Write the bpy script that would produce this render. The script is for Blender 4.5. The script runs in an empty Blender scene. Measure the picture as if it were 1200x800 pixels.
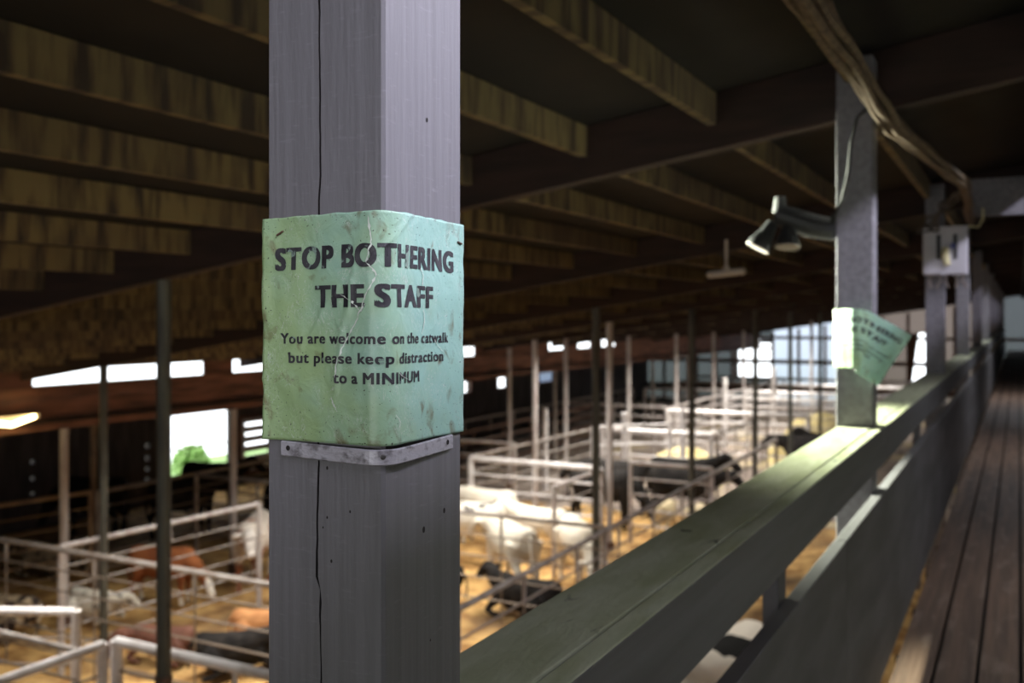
import bpy, bmesh, math, random
import numpy as np
from mathutils import Vector, Matrix, noise
random.seed(7)
S = bpy.context.scene
COL = S.collection

# ------------------------------------------------------------------ camera
TH = math.radians(27.69)                       # the view is turned this far left of the catwalk's direction (+Y)
cam = bpy.data.cameras.new('camera')
cam.sensor_width = 22.3
cam.lens = 1133 / 1200 * 22.3
cam.shift_y = -28 / 1200
cam.dof.use_dof = True
cam.dof.focus_distance = 0.90
cam.dof.aperture_fstop = 3.9
cam.clip_start = 0.02
cam.clip_end = 400
camo = bpy.data.objects.new('camera', cam)
camo.rotation_euler = (math.pi / 2, 0, TH)
COL.objects.link(camo)
S.camera = camo

# ------------------------------------------------------------------ exposure, sky, lights
S.view_settings.view_transform = 'Standard'
S.view_settings.look = 'None'
S.view_settings.gamma = 1
S.view_settings.use_curve_mapping = False
S.view_settings.exposure = 0.0
S.cycles.use_denoising = True
S.cycles.max_bounces = 7
S.cycles.diffuse_bounces = 4
S.cycles.sample_clamp_indirect = 4
w = bpy.data.worlds.new('sky')
S.world = w
w.use_nodes = True
w.node_tree.nodes['Background'].inputs[0].default_value = (0.93, 0.97, 1.0, 1)
w.node_tree.nodes['Background'].inputs[1].default_value = 3.2

def area(name, loc, aim, sx, sy, power, color=(1, 1, 1), spread=180):
    l = bpy.data.lights.new(name, 'AREA')
    l.shape = 'RECTANGLE'; l.size = sx; l.size_y = sy; l.energy = power; l.color = color
    l.spread = math.radians(spread)
    o = bpy.data.objects.new(name, l); o.location = loc
    d = Vector(aim) - Vector(loc)
    o.rotation_euler = d.to_track_quat('-Z', 'Y').to_euler()
    COL.objects.link(o)
    return o

# daylight through the strip window of the roof monitor above the catwalk (long side along Y)
def strip(y0, y1, power):
    o = area('monitor_daylight', (2.18, (y0 + y1) / 2, 2.61), (-.55, (y0 + y1) / 2, .25), y1 - y0, .22, power, (.84, .81, 1.0))
    d = Vector((-2.73, 0, -2.36)).normalized()
    z = -d; x = Vector((0, 1, 0)); y = z.cross(x)
    o.rotation_euler = Matrix((x, y, z)).transposed().to_euler()
strip(-3.5, 6.5, 470)
strip(6.5, 30, 500)
# area lights added under the closed roof to brighten the pens
PEN_FILLS = [(-8.4, 6.3, 150), (-8.4, 10.5, 140), (-7.6, 14.6, 185), (-8.3, 18.8, 165), (-4.5, 18.8, 60), (-8.3, 23.2, 240), (-4.4, 23.2, 130),
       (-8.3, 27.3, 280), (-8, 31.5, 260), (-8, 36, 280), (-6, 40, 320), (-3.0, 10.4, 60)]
for (x, y, p) in PEN_FILLS:
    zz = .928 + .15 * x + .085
    area('pen_fill', (x, y, zz), (x, y, -5), .55, 2.6, p, (1, .95, .86), 120)
# added area light right of the catwalk; its straw bounce brightens the purlins
area('straw_bounce_fill', (3.4, 4.2, .70), (3.4, 4.2, -5), 1.6, 5, 520, (1, .9, .7), 110)
for (y, p) in ((1.2, 7), (6.0, 18), (12.0, 30), (20.0, 50)):  # added area lights that lift the dark walkway and railing
    area('walkway_fill', (.95, y, .88), (.75, y, -5), .25, 2.2, p, (.93, .95, 1.0), 150)
# daylight through the open end of the catwalk behind the camera
area('end_doorway_daylight', (-1.2, -8.1, -.5), (-1.0, 1, -.5), 5.5, 1.6, 115, (1.0, .98, .93))
# added spot light, no source built, for the handrail and the second notice
sp = bpy.data.lights.new('handrail_spot', 'SPOT')
sp.energy = 9000; sp.spot_size = math.radians(46); sp.spot_blend = .9; sp.shadow_soft_size = .2; sp.color = (.95, 1, .80)
so = bpy.data.objects.new('handrail_spot', sp); so.location = (-3.6, 5.05, .33)
so.rotation_euler = (Vector((-.6, 4.1, -.3)) - so.location).to_track_quat('-Z', 'Y').to_euler()
COL.objects.link(so)

# ------------------------------------------------------------------ materials
def mat(name, col, rough=.7, metal=0.0, spec=.5, col2=None, scale=(8, 8, 8), lo=.35, hi=.65, bump=0.0, bscale=None, detail=5,
        col3=None, scale3=(3, 3, 3), lo3=.55, hi3=.7, rnd=True, distort=0.0):
    m = bpy.data.materials.new(name); m.use_nodes = True
    nt = m.node_tree; N = nt.nodes; L = nt.links
    b = N['Principled BSDF']
    b.inputs['Roughness'].default_value = rough; b.inputs['Metallic'].default_value = metal
    b.inputs['Specular IOR Level'].default_value = spec
    b.inputs['Base Color'].default_value = (*col, 1)
    tc = N.new('ShaderNodeTexCoord'); src = tc.outputs['Object']
    if rnd:
        oi = N.new('ShaderNodeObjectInfo'); mu = N.new('ShaderNodeMath'); mu.operation = 'MULTIPLY'; mu.inputs[1].default_value = 37.0
        L.new(oi.outputs['Random'], mu.inputs[0])
        ad = N.new('ShaderNodeVectorMath'); ad.operation = 'ADD'
        L.new(src, ad.inputs[0]); L.new(mu.outputs[0], ad.inputs[1]); src = ad.outputs[0]
    def nz(sc, det=detail):
        mp = N.new('ShaderNodeMapping'); mp.inputs['Scale'].default_value = sc
        L.new(src, mp.inputs['Vector'])
        t = N.new('ShaderNodeTexNoise'); t.inputs['Scale'].default_value = 1; t.inputs['Detail'].default_value = det
        t.inputs['Distortion'].default_value = distort
        L.new(mp.outputs[0], t.inputs['Vector'])
        return t.outputs['Fac']
    def rng(f, lo, hi):
        r = N.new('ShaderNodeMapRange'); r.inputs[1].default_value = lo; r.inputs[2].default_value = hi
        L.new(f, r.inputs[0]); return r.outputs[0]
    cur = None
    def mix(f, a, bcol):
        x = N.new('ShaderNodeMix'); x.data_type = 'RGBA'
        L.new(f, x.inputs[0])
        if isinstance(a, tuple): x.inputs[6].default_value = (*a, 1)
        else: L.new(a, x.inputs[6])
        x.inputs[7].default_value = (*bcol, 1)
        return x.outputs[2]
    if col2: cur = mix(rng(nz(scale), lo, hi), col, col2)
    if col3: cur = mix(rng(nz(scale3), lo3, hi3), cur or col, col3)
    if cur: L.new(cur, b.inputs['Base Color'])
    if bump:
        bp = N.new('ShaderNodeBump'); bp.inputs['Strength'].default_value = bump; bp.inputs['Distance'].default_value = .01
        L.new(nz(bscale or scale), bp.inputs['Height']); L.new(bp.outputs[0], b.inputs['Normal'])
    return m

M = {}
M['paint'] = mat('lavender_grey_paint', (.178, .175, .186), .5, col2=(.15, .147, .155), scale=(160, 160, 3), bump=.10, bscale=(160, 160, 20),
                 col3=(.205, .20, .214), scale3=(60, 60, 260), lo3=.6, hi3=.8)
M['paint_far'] = mat('grey_paint', (.17, .165, .18), .55, col2=(.12, .115, .125), scale=(40, 3, 40), bump=.2)
M['crack'] = mat('bare_wood_in_crack', (.02, .016, .014), .9)
M['cap'] = mat('handrail_algae_paint', (.58, .60, .45), .36, col2=(.40, .43, .26), scale=(22, 5, 22), lo=.35, hi=.7,
               col3=(.035, .035, .02), scale3=(34, 9, 34), lo3=.66, hi3=.73, bump=.25, bscale=(60, 14, 60), distort=.6)
M['fascia'] = mat('fascia_paint', (.13, .13, .14), .5, col2=(.10, .10, .105), scale=(30, 2, 30), bump=.2)
M['panel'] = mat('panel_paint', (.135, .13, .14), .55, col2=(.085, .082, .085), scale=(6, 2, 9), bump=.2)
M['deck'] = mat('walkway_plank', (.19, .118, .082), .6, col2=(.11, .070, .05), scale=(30, 1.2, 30), bump=.4, bscale=(60, 3, 60), col3=(.26, .19, .15), scale3=(14, 3, 14), lo3=.55, hi3=.75)
M['purlin'] = mat('stained_purlin', (.20, .15, .066), .8, col2=(.045, .03, .02), scale=(3, 14, 2.2), lo=.42, hi=.62, col3=(.07, .045, .03), scale3=(1.2, .7, 1.2), lo3=.45, hi3=.75, bump=.2)
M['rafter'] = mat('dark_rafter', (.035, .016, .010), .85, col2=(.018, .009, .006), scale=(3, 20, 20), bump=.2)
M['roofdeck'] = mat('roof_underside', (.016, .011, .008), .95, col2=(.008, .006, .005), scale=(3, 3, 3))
M['brown'] = mat('red_brown_board', (.23, .10, .062), .8, col2=(.08, .035, .022), scale=(9, 1.3, 9), bump=.2)
M['girt'] = mat('girt_wood', (.27, .13, .085), .8, col2=(.16, .08, .05), scale=(2, 2, 9))
M['pipe_dark'] = mat('weathered_steel', (.10, .10, .082), .5, .35, col2=(.055, .052, .045), scale=(9, 9, 3))
M['pipe_pale'] = mat('galvanised_pipe', (.52, .49, .48), .5, .1, col2=(.36, .30, .29), scale=(9, 9, 2.2))
M['pipe_mid'] = mat('dull_pipe', (.33, .30, .28), .5, .3, col2=(.2, .16, .14), scale=(5, 5, 5))
M['pipe_tan'] = mat('rusty_tan_pipe', (.36, .24, .13), .6, .1, col2=(.2, .12, .07), scale=(5, 5, 5))
M['pipe_white'] = mat('white_painted_pipe', (.78, .75, .76), .5, 0, col2=(.5, .46, .45), scale=(4, 4, 4))
M['rust'] = mat('rusted_steel', (.14, .075, .05), .75, .1, col2=(.08, .045, .035), scale=(12, 12, 5))
M['wire'] = mat('cable_wire', (.2, .16, .13), .5, .4)
M['straw'] = mat('straw', (.60, .37, .135), .95, col2=(.30, .15, .045), scale=(3.2, 3.2, 3.2), lo=.42, hi=.60, bump=1.0, bscale=(11, 11, 11),
                 col3=(.11, .06, .025), scale3=(.45, .45, .45), lo3=.48, hi3=.68, rnd=False, detail=9)
M['dirt'] = mat('trodden_dirt', (.24, .19, .155), .95, col2=(.13, .10, .085), scale=(1.5, 1.5, 1.5), bump=.6, bscale=(9, 9, 9), col3=(.45, .36, .2), scale3=(.5, .5, .5), lo3=.55, hi3=.7, rnd=False)
M['straw_heap'] = mat('pale_hay', (.62, .52, .27), .95, col2=(.4, .32, .14), scale=(7, 7, 7), bump=1.0, bscale=(20, 20, 20))
M['wall_dark'] = mat('dark_boards', (.10, .08, .075), .9, col2=(.055, .043, .04), scale=(1.5, 5, 1))
M['metal_wall'] = mat('grey_corrugated', (.20, .21, .23), .6, .0, col2=(.13, .13, .145), scale=(.6, .6, 1.2))
M['tan_wall'] = mat('brown_corrugated', (.40, .32, .27), .7, col2=(.28, .21, .17), scale=(.7, .7, 1.2))
M['grass'] = mat('grass_outside', (.30, .46, .17), .95, col2=(.22, .36, .11), scale=(.6, .6, .6))
M['leaf'] = mat('leaves_outside', (.34, .52, .18), .9, col2=(.22, .40, .10), scale=(4, 4, 4))
M['black'] = mat('black_hide', (.010, .009, .009), .8, spec=.12, col2=(.03, .026, .024), scale=(5, 5, 5))
M['white'] = mat('cream_hide', (.68, .63, .54), .85, col2=(.60, .52, .41), scale=(3, 3, 3), lo=.45, hi=.7, bump=.15, bscale=(30, 30, 30))
M['cream'] = mat('tan_cream_hide', (.62, .52, .33), .85, col2=(.48, .38, .22), scale=(3, 3, 3))
M['brownhide'] = mat('brown_hide', (.16, .06, .035), .8, col2=(.08, .03, .02), scale=(3, 3, 3))
M['text'] = mat('sign_ink', (.018, .016, .022), .5, col2=(.05, .05, .055), scale=(60, 60, 60), rnd=False, col3=(.24, .34, .28), scale3=(95, 95, 80), lo3=.62, hi3=.66)
M['strip'] = mat('metal_strip', (.46, .45, .49), .45, .25, col2=(.2, .19, .2), scale=(80, 80, 120), lo=.5, hi=.66, bump=.2, rnd=False)
M['screw'] = mat('screw_steel', (.12, .115, .11), .45, .7)
M['iron'] = mat('dark_iron', (.035, .036, .038), .55, .3)
M['box'] = mat('switch_box_grey', (.50, .49, .52), .5, .1, col2=(.40, .39, .41), scale=(6, 6, 6))
M['cable'] = mat('dirty_cable', (.17, .115, .07), .8, col2=(.09, .06, .035), scale=(6, 30, 6))
M['blackcable'] = mat('black_cable', (.02, .02, .02), .6)
M['lampwhite'] = mat('lamp_enamel', (.55, .5, .44), .5)
M['yellow'] = mat('yellow_plastic', (.6, .55, .3), .5)
M['blue'] = mat('blue_plastic', (.05, .07, .3), .5)

def principled(name): 
    m = bpy.data.materials.new(name); m.use_nodes = True
    return m, m.node_tree.nodes, m.node_tree.links, m.node_tree.nodes['Principled BSDF']

def hide_patches(name, ca, cb, sc, lo, hi, face=None, fx=.93, legs=None):
    """two-colour hide; a pale face beyond x = fx; pale legs below z = legs"""
    m, N, L, b = principled(name)
    b.inputs['Roughness'].default_value = .85; b.inputs['Specular IOR Level'].default_value = .15
    tc = N.new('ShaderNodeTexCoord'); oi = N.new('ShaderNodeObjectInfo')
    mu = N.new('ShaderNodeMath'); mu.operation = 'MULTIPLY'; mu.inputs[1].default_value = 50; L.new(oi.outputs['Random'], mu.inputs[0])
    ad = N.new('ShaderNodeVectorMath'); L.new(tc.outputs['Object'], ad.inputs[0]); L.new(mu.outputs[0], ad.inputs[1])
    nz = N.new('ShaderNodeTexNoise'); nz.inputs['Scale'].default_value = sc; nz.inputs['Detail'].default_value = 1.5
    L.new(ad.outputs[0], nz.inputs['Vector'])
    r = N.new('ShaderNodeMapRange'); r.inputs[1].default_value = lo; r.inputs[2].default_value = hi; L.new(nz.outputs['Fac'], r.inputs[0])
    x = N.new('ShaderNodeMix'); x.data_type = 'RGBA'; L.new(r.outputs[0], x.inputs[0]); x.inputs[6].default_value = (*ca, 1); x.inputs[7].default_value = (*cb, 1)
    cur = x.outputs[2]
    sep = N.new('ShaderNodeSeparateXYZ'); L.new(tc.outputs['Object'], sep.inputs[0])
    for (chan, edge, colr, sign) in (('X', fx, face, 1), ('Z', legs, face or cb, -1)):
        if edge is None or colr is None: continue
        q = N.new('ShaderNodeMapRange'); q.inputs[1].default_value = edge - .02 * sign; q.inputs[2].default_value = edge + .02 * sign
        L.new(sep.outputs[chan], q.inputs[0])
        y = N.new('ShaderNodeMix'); y.data_type = 'RGBA'; L.new(q.outputs[0], y.inputs[0]); L.new(cur, y.inputs[6]); y.inputs[7].default_value = (*colr, 1)
        cur = y.outputs[2]
    L.new(cur, b.inputs['Base Color'])
    return m
M['red'] = hide_patches('red_hide', (.30, .105, .04), (.22, .07, .03), 3, .4, .6, face=(.75, .70, .63), fx=.95, legs=.2)
M['hereford'] = hide_patches('roan_hide', (.62, .56, .50), (.30, .13, .08), 2.6, .5, .6, face=(.78, .72, .68), fx=.84)
M['redlie'] = hide_patches('red_brown_hide', (.24, .085, .05), (.15, .05, .035), 3, .4, .6)
M['tanwhite'] = hide_patches('tan_hide_white_face', (.50, .24, .10), (.38, .17, .07), 3, .4, .6, face=(.8, .76, .7), fx=.72)
def hide_saddle(name, ca, cb, x0, x1):
    m, N, L, b = principled(name); b.inputs['Roughness'].default_value = .85; b.inputs['Specular IOR Level'].default_value = .15
    tc = N.new('ShaderNodeTexCoord'); sep = N.new('ShaderNodeSeparateXYZ'); L.new(tc.outputs['Object'], sep.inputs[0])
    nz = N.new('ShaderNodeTexNoise'); nz.inputs['Scale'].default_value = 3.2; nz.inputs['Detail'].default_value = 1; L.new(tc.outputs['Object'], nz.inputs['Vector'])
    ma = N.new('ShaderNodeMath'); ma.operation = 'MULTIPLY_ADD'; ma.inputs[1].default_value = .9; L.new(nz.outputs['Fac'], ma.inputs[0]); L.new(sep.outputs['X'], ma.inputs[2])
    co = N.new('ShaderNodeMath'); co.operation = 'COMPARE'; co.inputs[1].default_value = (x0 + x1) / 2 + .45; co.inputs[2].default_value = (x1 - x0) / 2; L.new(ma.outputs[0], co.inputs[0])
    x = N.new('ShaderNodeMix'); x.data_type = 'RGBA'; L.new(co.outputs[0], x.inputs[0]); x.inputs[6].default_value = (*ca, 1); x.inputs[7].default_value = (*cb, 1)
    L.new(x.outputs[2], b.inputs['Base Color']); return m
M['holstein'] = hide_saddle('black_white_hide', (.66, .60, .52), (.012, .012, .012), -.18, .28)
M['speckled'] = hide_patches('speckled_hide', (.42, .33, .22), (.04, .03, .028), 4.5, .48, .56)
M['whiteblackface'] = hide_patches('white_hide_grey_patches', (.70, .66, .58), (.10, .095, .09), 3.0, .60, .66)
M['blackface'] = hide_patches('black_hide_white_face', (.014, .013, .013), (.03, .026, .024), 4, .4, .6, face=(.72, .68, .62), fx=.95)

def sign_material():
    m, N, L, b = principled('green_notice_sheet')
    b.inputs['Roughness'].default_value = .42; b.inputs['Specular IOR Level'].default_value = .6
    at = N.new('ShaderNodeUVMap'); at.uv_map = 'sheet'
    def noise_(sc, det=5, off=0.0, dist=0.0):
        mp = N.new('ShaderNodeMapping'); mp.inputs['Scale'].default_value = (sc[0], sc[1], 1); mp.inputs['Location'].default_value = (off, off, 0)
        L.new(at.outputs[0], mp.inputs[0])
        t = N.new('ShaderNodeTexNoise'); t.inputs['Scale'].default_value = 1; t.inputs['Detail'].default_value = det; t.inputs['Distortion'].default_value = dist
        L.new(mp.outputs[0], t.inputs['Vector']); return t.outputs['Fac']
    def rng(f, a, c, clamp=True):
        r = N.new('ShaderNodeMapRange'); r.inputs[1].default_value = a; r.inputs[2].default_value = c; L.new(f, r.inputs[0]); return r.outputs[0]
    def op(o, a, c):
        q = N.new('ShaderNodeMath'); q.operation = o
        for i, v in enumerate((a, c)):
            if isinstance(v, (int, float)): q.inputs[i].default_value = v
            else: L.new(v, q.inputs[i])
        return q.outputs[0]
    def mix(f, a, c):
        x = N.new('ShaderNodeMix'); x.data_type = 'RGBA'; L.new(f, x.inputs[0])
        for i, v in ((6, a), (7, c)):
            if isinstance(v, tuple): x.inputs[i].default_value = (*v, 1)
            else: L.new(v, x.inputs[i])
        return x.outputs[2]
    sep = N.new('ShaderNodeSeparateXYZ'); L.new(at.outputs[0], sep.inputs[0]); U = sep.outputs['X']; V = sep.outputs['Y']
    # faded: teal at the right and top, yellow-green at the lower left
    g = op('ADD', op('SUBTRACT', op('MULTIPLY', U, 1.0), op('MULTIPLY', V, -.25)), op('MULTIPLY', noise_((5, 4), 3), .9))
    c = mix(rng(g, .65, 1.35), (.31, .455, .215), (.31, .54, .46))
    # brown rust stains, more of them along the edges
    edge = op('MAXIMUM', op('ABSOLUTE', op('SUBTRACT', U, .5), 0), op('MULTIPLY', op('ABSOLUTE', op('SUBTRACT', V, .5), 0), 1.0))
    st = op('ADD', noise_((16, 9), 6, 3.1, .5), op('MULTIPLY', edge, .42))
    c = mix(op('MULTIPLY', rng(st, .75, .90), .75), c, (.13, .085, .03))
    sp_ = noise_((95, 75), 2, 9.0)
    c = mix(op('MULTIPLY', rng(op('ADD', sp_, op('MULTIPLY', edge, .24)), .775, .81), .92), c, (.03, .02, .015))
    # pale scratches where the sheet has been creased, with wrinkle highlights painted in
    sc = noise_((26, 10), 3, 5.5, 2.2)
    ridge = op('ABSOLUTE', op('SUBTRACT', sc, .5), 0)
    c = mix(op('MULTIPLY', op('MULTIPLY', rng(ridge, .013, .0), rng(noise_((7, 6), 2, 1.2), .46, .58)), .8), c, (.62, .66, .6))
    L.new(c, b.inputs['Base Color'])
    bp = N.new('ShaderNodeBump'); bp.inputs['Strength'].default_value = .5; bp.inputs['Distance'].default_value = .002
    L.new(noise_((14, 9), 4, 2, 1.5), bp.inputs['Height']); L.new(bp.outputs[0], b.inputs['Normal'])
    return m
M['sign'] = sign_material()

def translucent_panel(name, col, tr):
    m, N, L, b = principled(name)
    b.inputs['Base Color'].default_value = (*col, 1); b.inputs['Roughness'].default_value = .6
    t = N.new('ShaderNodeBsdfTranslucent'); t.inputs[0].default_value = (*tr, 1)
    mx = N.new('ShaderNodeMixShader'); mx.inputs[0].default_value = .75
    L.new(b.outputs[0], mx.inputs[1]); L.new(t.outputs[0], mx.inputs[2]); L.new(mx.outputs[0], N['Material Output'].inputs[0])
    return m
M['panel_blue'] = translucent_panel('translucent_blue_sheet', (.5, .53, .6), (.46, .50, .60))
M['panel_dim'] = translucent_panel('translucent_grey_sheet', (.25, .26, .28), (.06, .065, .07))
M['panel_tan'] = translucent_panel('translucent_tan_sheet', (.35, .28, .23), (.12, .095, .085))
def emit(name, col, st):
    m, N, L, b = principled(name)
    b.inputs['Emission Color'].default_value = (*col, 1); b.inputs['Emission Strength'].default_value = st
    return m
M['tube_lit'] = emit('lit_tube', (1, .72, .3), 16)

# ------------------------------------------------------------------ mesh helpers
def box(bm, x0, x1, y0, y1, z0, z1):
    v = [bm.verts.new(p) for p in ((x0, y0, z0), (x1, y0, z0), (x1, y1, z0), (x0, y1, z0), (x0, y0, z1), (x1, y0, z1), (x1, y1, z1), (x0, y1, z1))]
    for f in ((3, 2, 1, 0), (4, 5, 6, 7), (0, 1, 5, 4), (1, 2, 6, 5), (2, 3, 7, 6), (3, 0, 4, 7)): bm.faces.new([v[i] for i in f])

def tube(bm, pts, r, n=8, caps=True):
    pts = [Vector(p) for p in pts]
    rs = r if isinstance(r, (list, tuple)) else [r] * len(pts)
    rings = []; prev = None
    for i, p in enumerate(pts):
        d = (pts[min(i + 1, len(pts) - 1)] - pts[max(i - 1, 0)]).normalized()
        a = d.orthogonal().normalized() if prev is None else (prev - d * prev.dot(d)).normalized()
        prev = a; b = d.cross(a)
        rings.append([bm.verts.new(p + (a * math.cos(t) + b * math.sin(t)) * rs[i]) for t in (2 * math.pi * k / n for k in range(n))])
    for A, B in zip(rings, rings[1:]):
        for k in range(n): bm.faces.new((A[k], A[(k + 1) % n], B[(k + 1) % n], B[k]))
    if caps: bm.faces.new(rings[0][::-1]); bm.faces.new(rings[-1])

def loft(bm, secs, n=14):
    """secs: (x, z, half width y, half height z) ellipses along x"""
    rings = []
    for (x, z, ry, rz) in secs:
        rings.append([bm.verts.new((x, ry * math.cos(t), z + rz * math.sin(t))) for t in (2 * math.pi * k / n for k in range(n))])
    for A, B in zip(rings, rings[1:]):
        for k in range(n): bm.faces.new((A[k], A[(k + 1) % n], B[(k + 1) % n], B[k]))
    bm.faces.new(rings[0][::-1]); bm.faces.new(rings[-1])

def ball(bm, c, r, n=10):
    g = bmesh.ops.create_uvsphere(bm, u_segments=n, v_segments=max(6, n // 2), radius=1)
    for v in g['verts']: v.co = Vector((v.co.x * r[0], v.co.y * r[1], v.co.z * r[2])) + Vector(c)

def obj(name, bm, m, parent=None, loc=None, smooth=False, bevel=0):
    if isinstance(bm, bpy.types.Mesh): me = bm
    else:
        bmesh.ops.recalc_face_normals(bm, faces=bm.faces)
        me = bpy.data.meshes.new(name); bm.to_mesh(me); bm.free()
        if smooth:
            for p in me.polygons: p.use_smooth = True
        if m: me.materials.append(m)
    o = bpy.data.objects.new(name, me); COL.objects.link(o)
    if loc: o.location = loc
    if parent: o.parent = parent
    if bevel:
        b = o.modifiers.new('bevel', 'BEVEL'); b.width = bevel; b.segments = 2; b.limit_method = 'ANGLE'
    return o

def tag(o, label=None, cat=None, group=None, kind=None):
    for k, v in (('label', label), ('category', cat), ('group', group), ('kind', kind)):
        if v: o[k] = v
    return o

def thing(name, label, cat, loc=(0, 0, 0), rz=0, group=None):
    o = bpy.data.objects.new(name, None); COL.objects.link(o)
    o.empty_display_size = .1
    o.location = loc; o.rotation_euler = (0, 0, rz)
    return tag(o, label, cat, group)

def newbox(*a):
    bm = bmesh.new(); box(bm, *a); return bm
def newtube(*a, **k):
    bm = bmesh.new(); tube(bm, *a, **k); return bm

# ------------------------------------------------------------------ levels
G = -4.3          # pen ground
FL = -1.5         # catwalk floor
def roofz(x): return .928 + .15 * x if x <= .35 else .928 + .15 * (.7 - x)      # underside of the rafters
ROWS = [4.22 + 4.2 * k for k in range(11)]
END = 50.3

# ------------------------------------------------------------------ setting: ground, walls, roof
def wall(name, axis, pos, thick, a0, a1, z0, z1, holes, m, ribs=0):
    """solid wall along Y (axis 'x' fixed) or X (axis 'y' fixed) with rectangular openings; z1 may be a function of a"""
    bm = bmesh.new()
    As = sorted({a0, a1, *[h[0] for h in holes], *[h[1] for h in holes]})
    top = z1 if callable(z1) else (lambda a: z1)
    zt = min(top(a) for a in As)
    Zs = sorted({z0, zt - .01, *[h[2] for h in holes], *[h[3] for h in holes]})
    def slab(u0, u1, w0, w1, w2=None):
        w2 = w1 if w2 is None else w2
        c = [(u0, w0), (u1, w0), (u1, w2), (u0, w1)]
        vs = []
        for t in (0, thick):
            for (u, z) in c: vs.append(bm.verts.new((pos + t, u, z) if axis == 'x' else (u, pos + t, z)))
        for f in ((0, 1, 2, 3), (7, 6, 5, 4), (0, 4, 5, 1), (1, 5, 6, 2), (2, 6, 7, 3), (3, 7, 4, 0)): bm.faces.new([vs[i] for i in f])
    for u0, u1 in zip(As, As[1:]):
        for w0, w1 in zip(Zs, Zs[1:]):
            if any(h[0] <= u0 and h[1] >= u1 and h[2] <= w0 and h[3] >= w1 for h in holes): continue
            slab(u0, u1, w0, w1)
        if callable(z1): slab(u0, u1, Zs[-1], top(u0), top(u1))
    return tag(obj(name, bm, m), kind='structure')

def build_ground():
    bm = bmesh.new()
    nx, ny = 120, 190
    V = []
    for i in range(nx + 1):
        r = []
        for j in range(ny + 1):
            x = -18 + 30.0 * i / nx; y = -8 + (END + 8) * j / ny
            z = G - .05 + .07 * noise.noise(Vector((x * .8, y * .8, 0))) + .05 * noise.noise(Vector((x * 2.3, y * 2.3, 4)))
            r.append(bm.verts.new((x, y, min(z, G + .01))))
        V.append(r)
    for i in range(nx):
        for j in range(ny): bm.faces.new((V[i][j], V[i + 1][j], V[i + 1][j + 1], V[i][j + 1]))
    g = tag(obj('ground', bm, M['straw'], smooth=True), kind='structure')
    g.data.materials.append(M['dirt'])
    for p in g.data.polygons:          # the far pens are not bedded with straw
        if p.center.y > 20.6 + .8 * noise.noise(Vector((p.center.x, p.center.y, 0))): p.material_index = 1
    bm = bmesh.new(); box(bm, -23, -18.2, -10, 60, G - .4, G - .15)
    box(bm, -18.2, 13, END + .3, END + 4, G - .4, G - .15)
    tag(obj('ground_outside', bm, M['grass']), kind='structure')
build_ground()

LEFT_HOLES = [(16.5, 18.7, -3.9, -2.36), (19.05, 20.7, -4.05, -2.66), (30.25, 30.95, -2.75, -2.22), (33.05, 33.95, -2.75, -2.22), (36.7, 38.2, -2.75, -2.3),
              (13.0, 13.1, -3.02, -2.92), (13.0, 13.1, -3.36, -3.26), (13.0, 13.1, -3.66, -3.58),
              (15.95, 16.08, -3.05, -2.93), (15.95, 16.08, -3.33, -3.21), (15.95, 16.08, -3.58, -3.48), (15.95, 16.08, -3.8, -3.72), (17.9, 18.0, -4.1, -4.0)]
wall('wall_left', 'x', -18.15, .15, -8, END, G - .1, -2.1, LEFT_HOLES, M['wall_dark'])
wall('wall_back', 'y', -8.15, .15, -18, 12, G - .1, 1.6, [(-4.0, 1.6, -1.45, .35)], M['wall_dark'])
wall('wall_right', 'x', 12.0, .15, -8, END, G - .1, -.6, [(0.5, 6.5, G, -2.9)], M['wall_dark'])

# boards that frame the openings in the left-hand wall
def build_openings():
    for n, (a0, a1, z0, z1) in enumerate(LEFT_HOLES[:5]):
        bm = bmesh.new(); t = .07
        for q in ((a0 - t, a0, z0 - t, z1 + t), (a1, a1 + t, z0 - t, z1 + t), (a0, a1, z0 - t, z0), (a0, a1, z1, z1 + t)):
            box(bm, -18.0, -17.95, q[0], q[1], q[2], q[3])
        f = tag(obj('window_%d' % (n + 1), bm, M['brown']), kind='structure')
        if n == 0:
            obj('window_bar', newbox(-18.1, -18.06, a0, a1, -3.22, -3.19), M['rust'], f)
        if n == 1:
            for k in range(6):
                z = z0 + .07 + k * (z1 - z0 - .1) / 5
                obj('slat', newbox(-18.05, -18.02, a0, a1, z - .085, z + .085), M['pipe_white'], f)
            obj('slat_stile', newbox(-18.02, -17.99, a0 + .06, a0 + .16, z0, z1), M['pipe_white'], f)
            obj('slat_stile', newbox(-18.02, -17.99, a0 + 1.05, a0 + 1.15, z0, z1), M['pipe_white'], f)
        if n == 4: obj('window_pane', newbox(-18.09, -18.08, a0, a1, z0, z1), M['panel_blue'], f)
build_openings()

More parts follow.
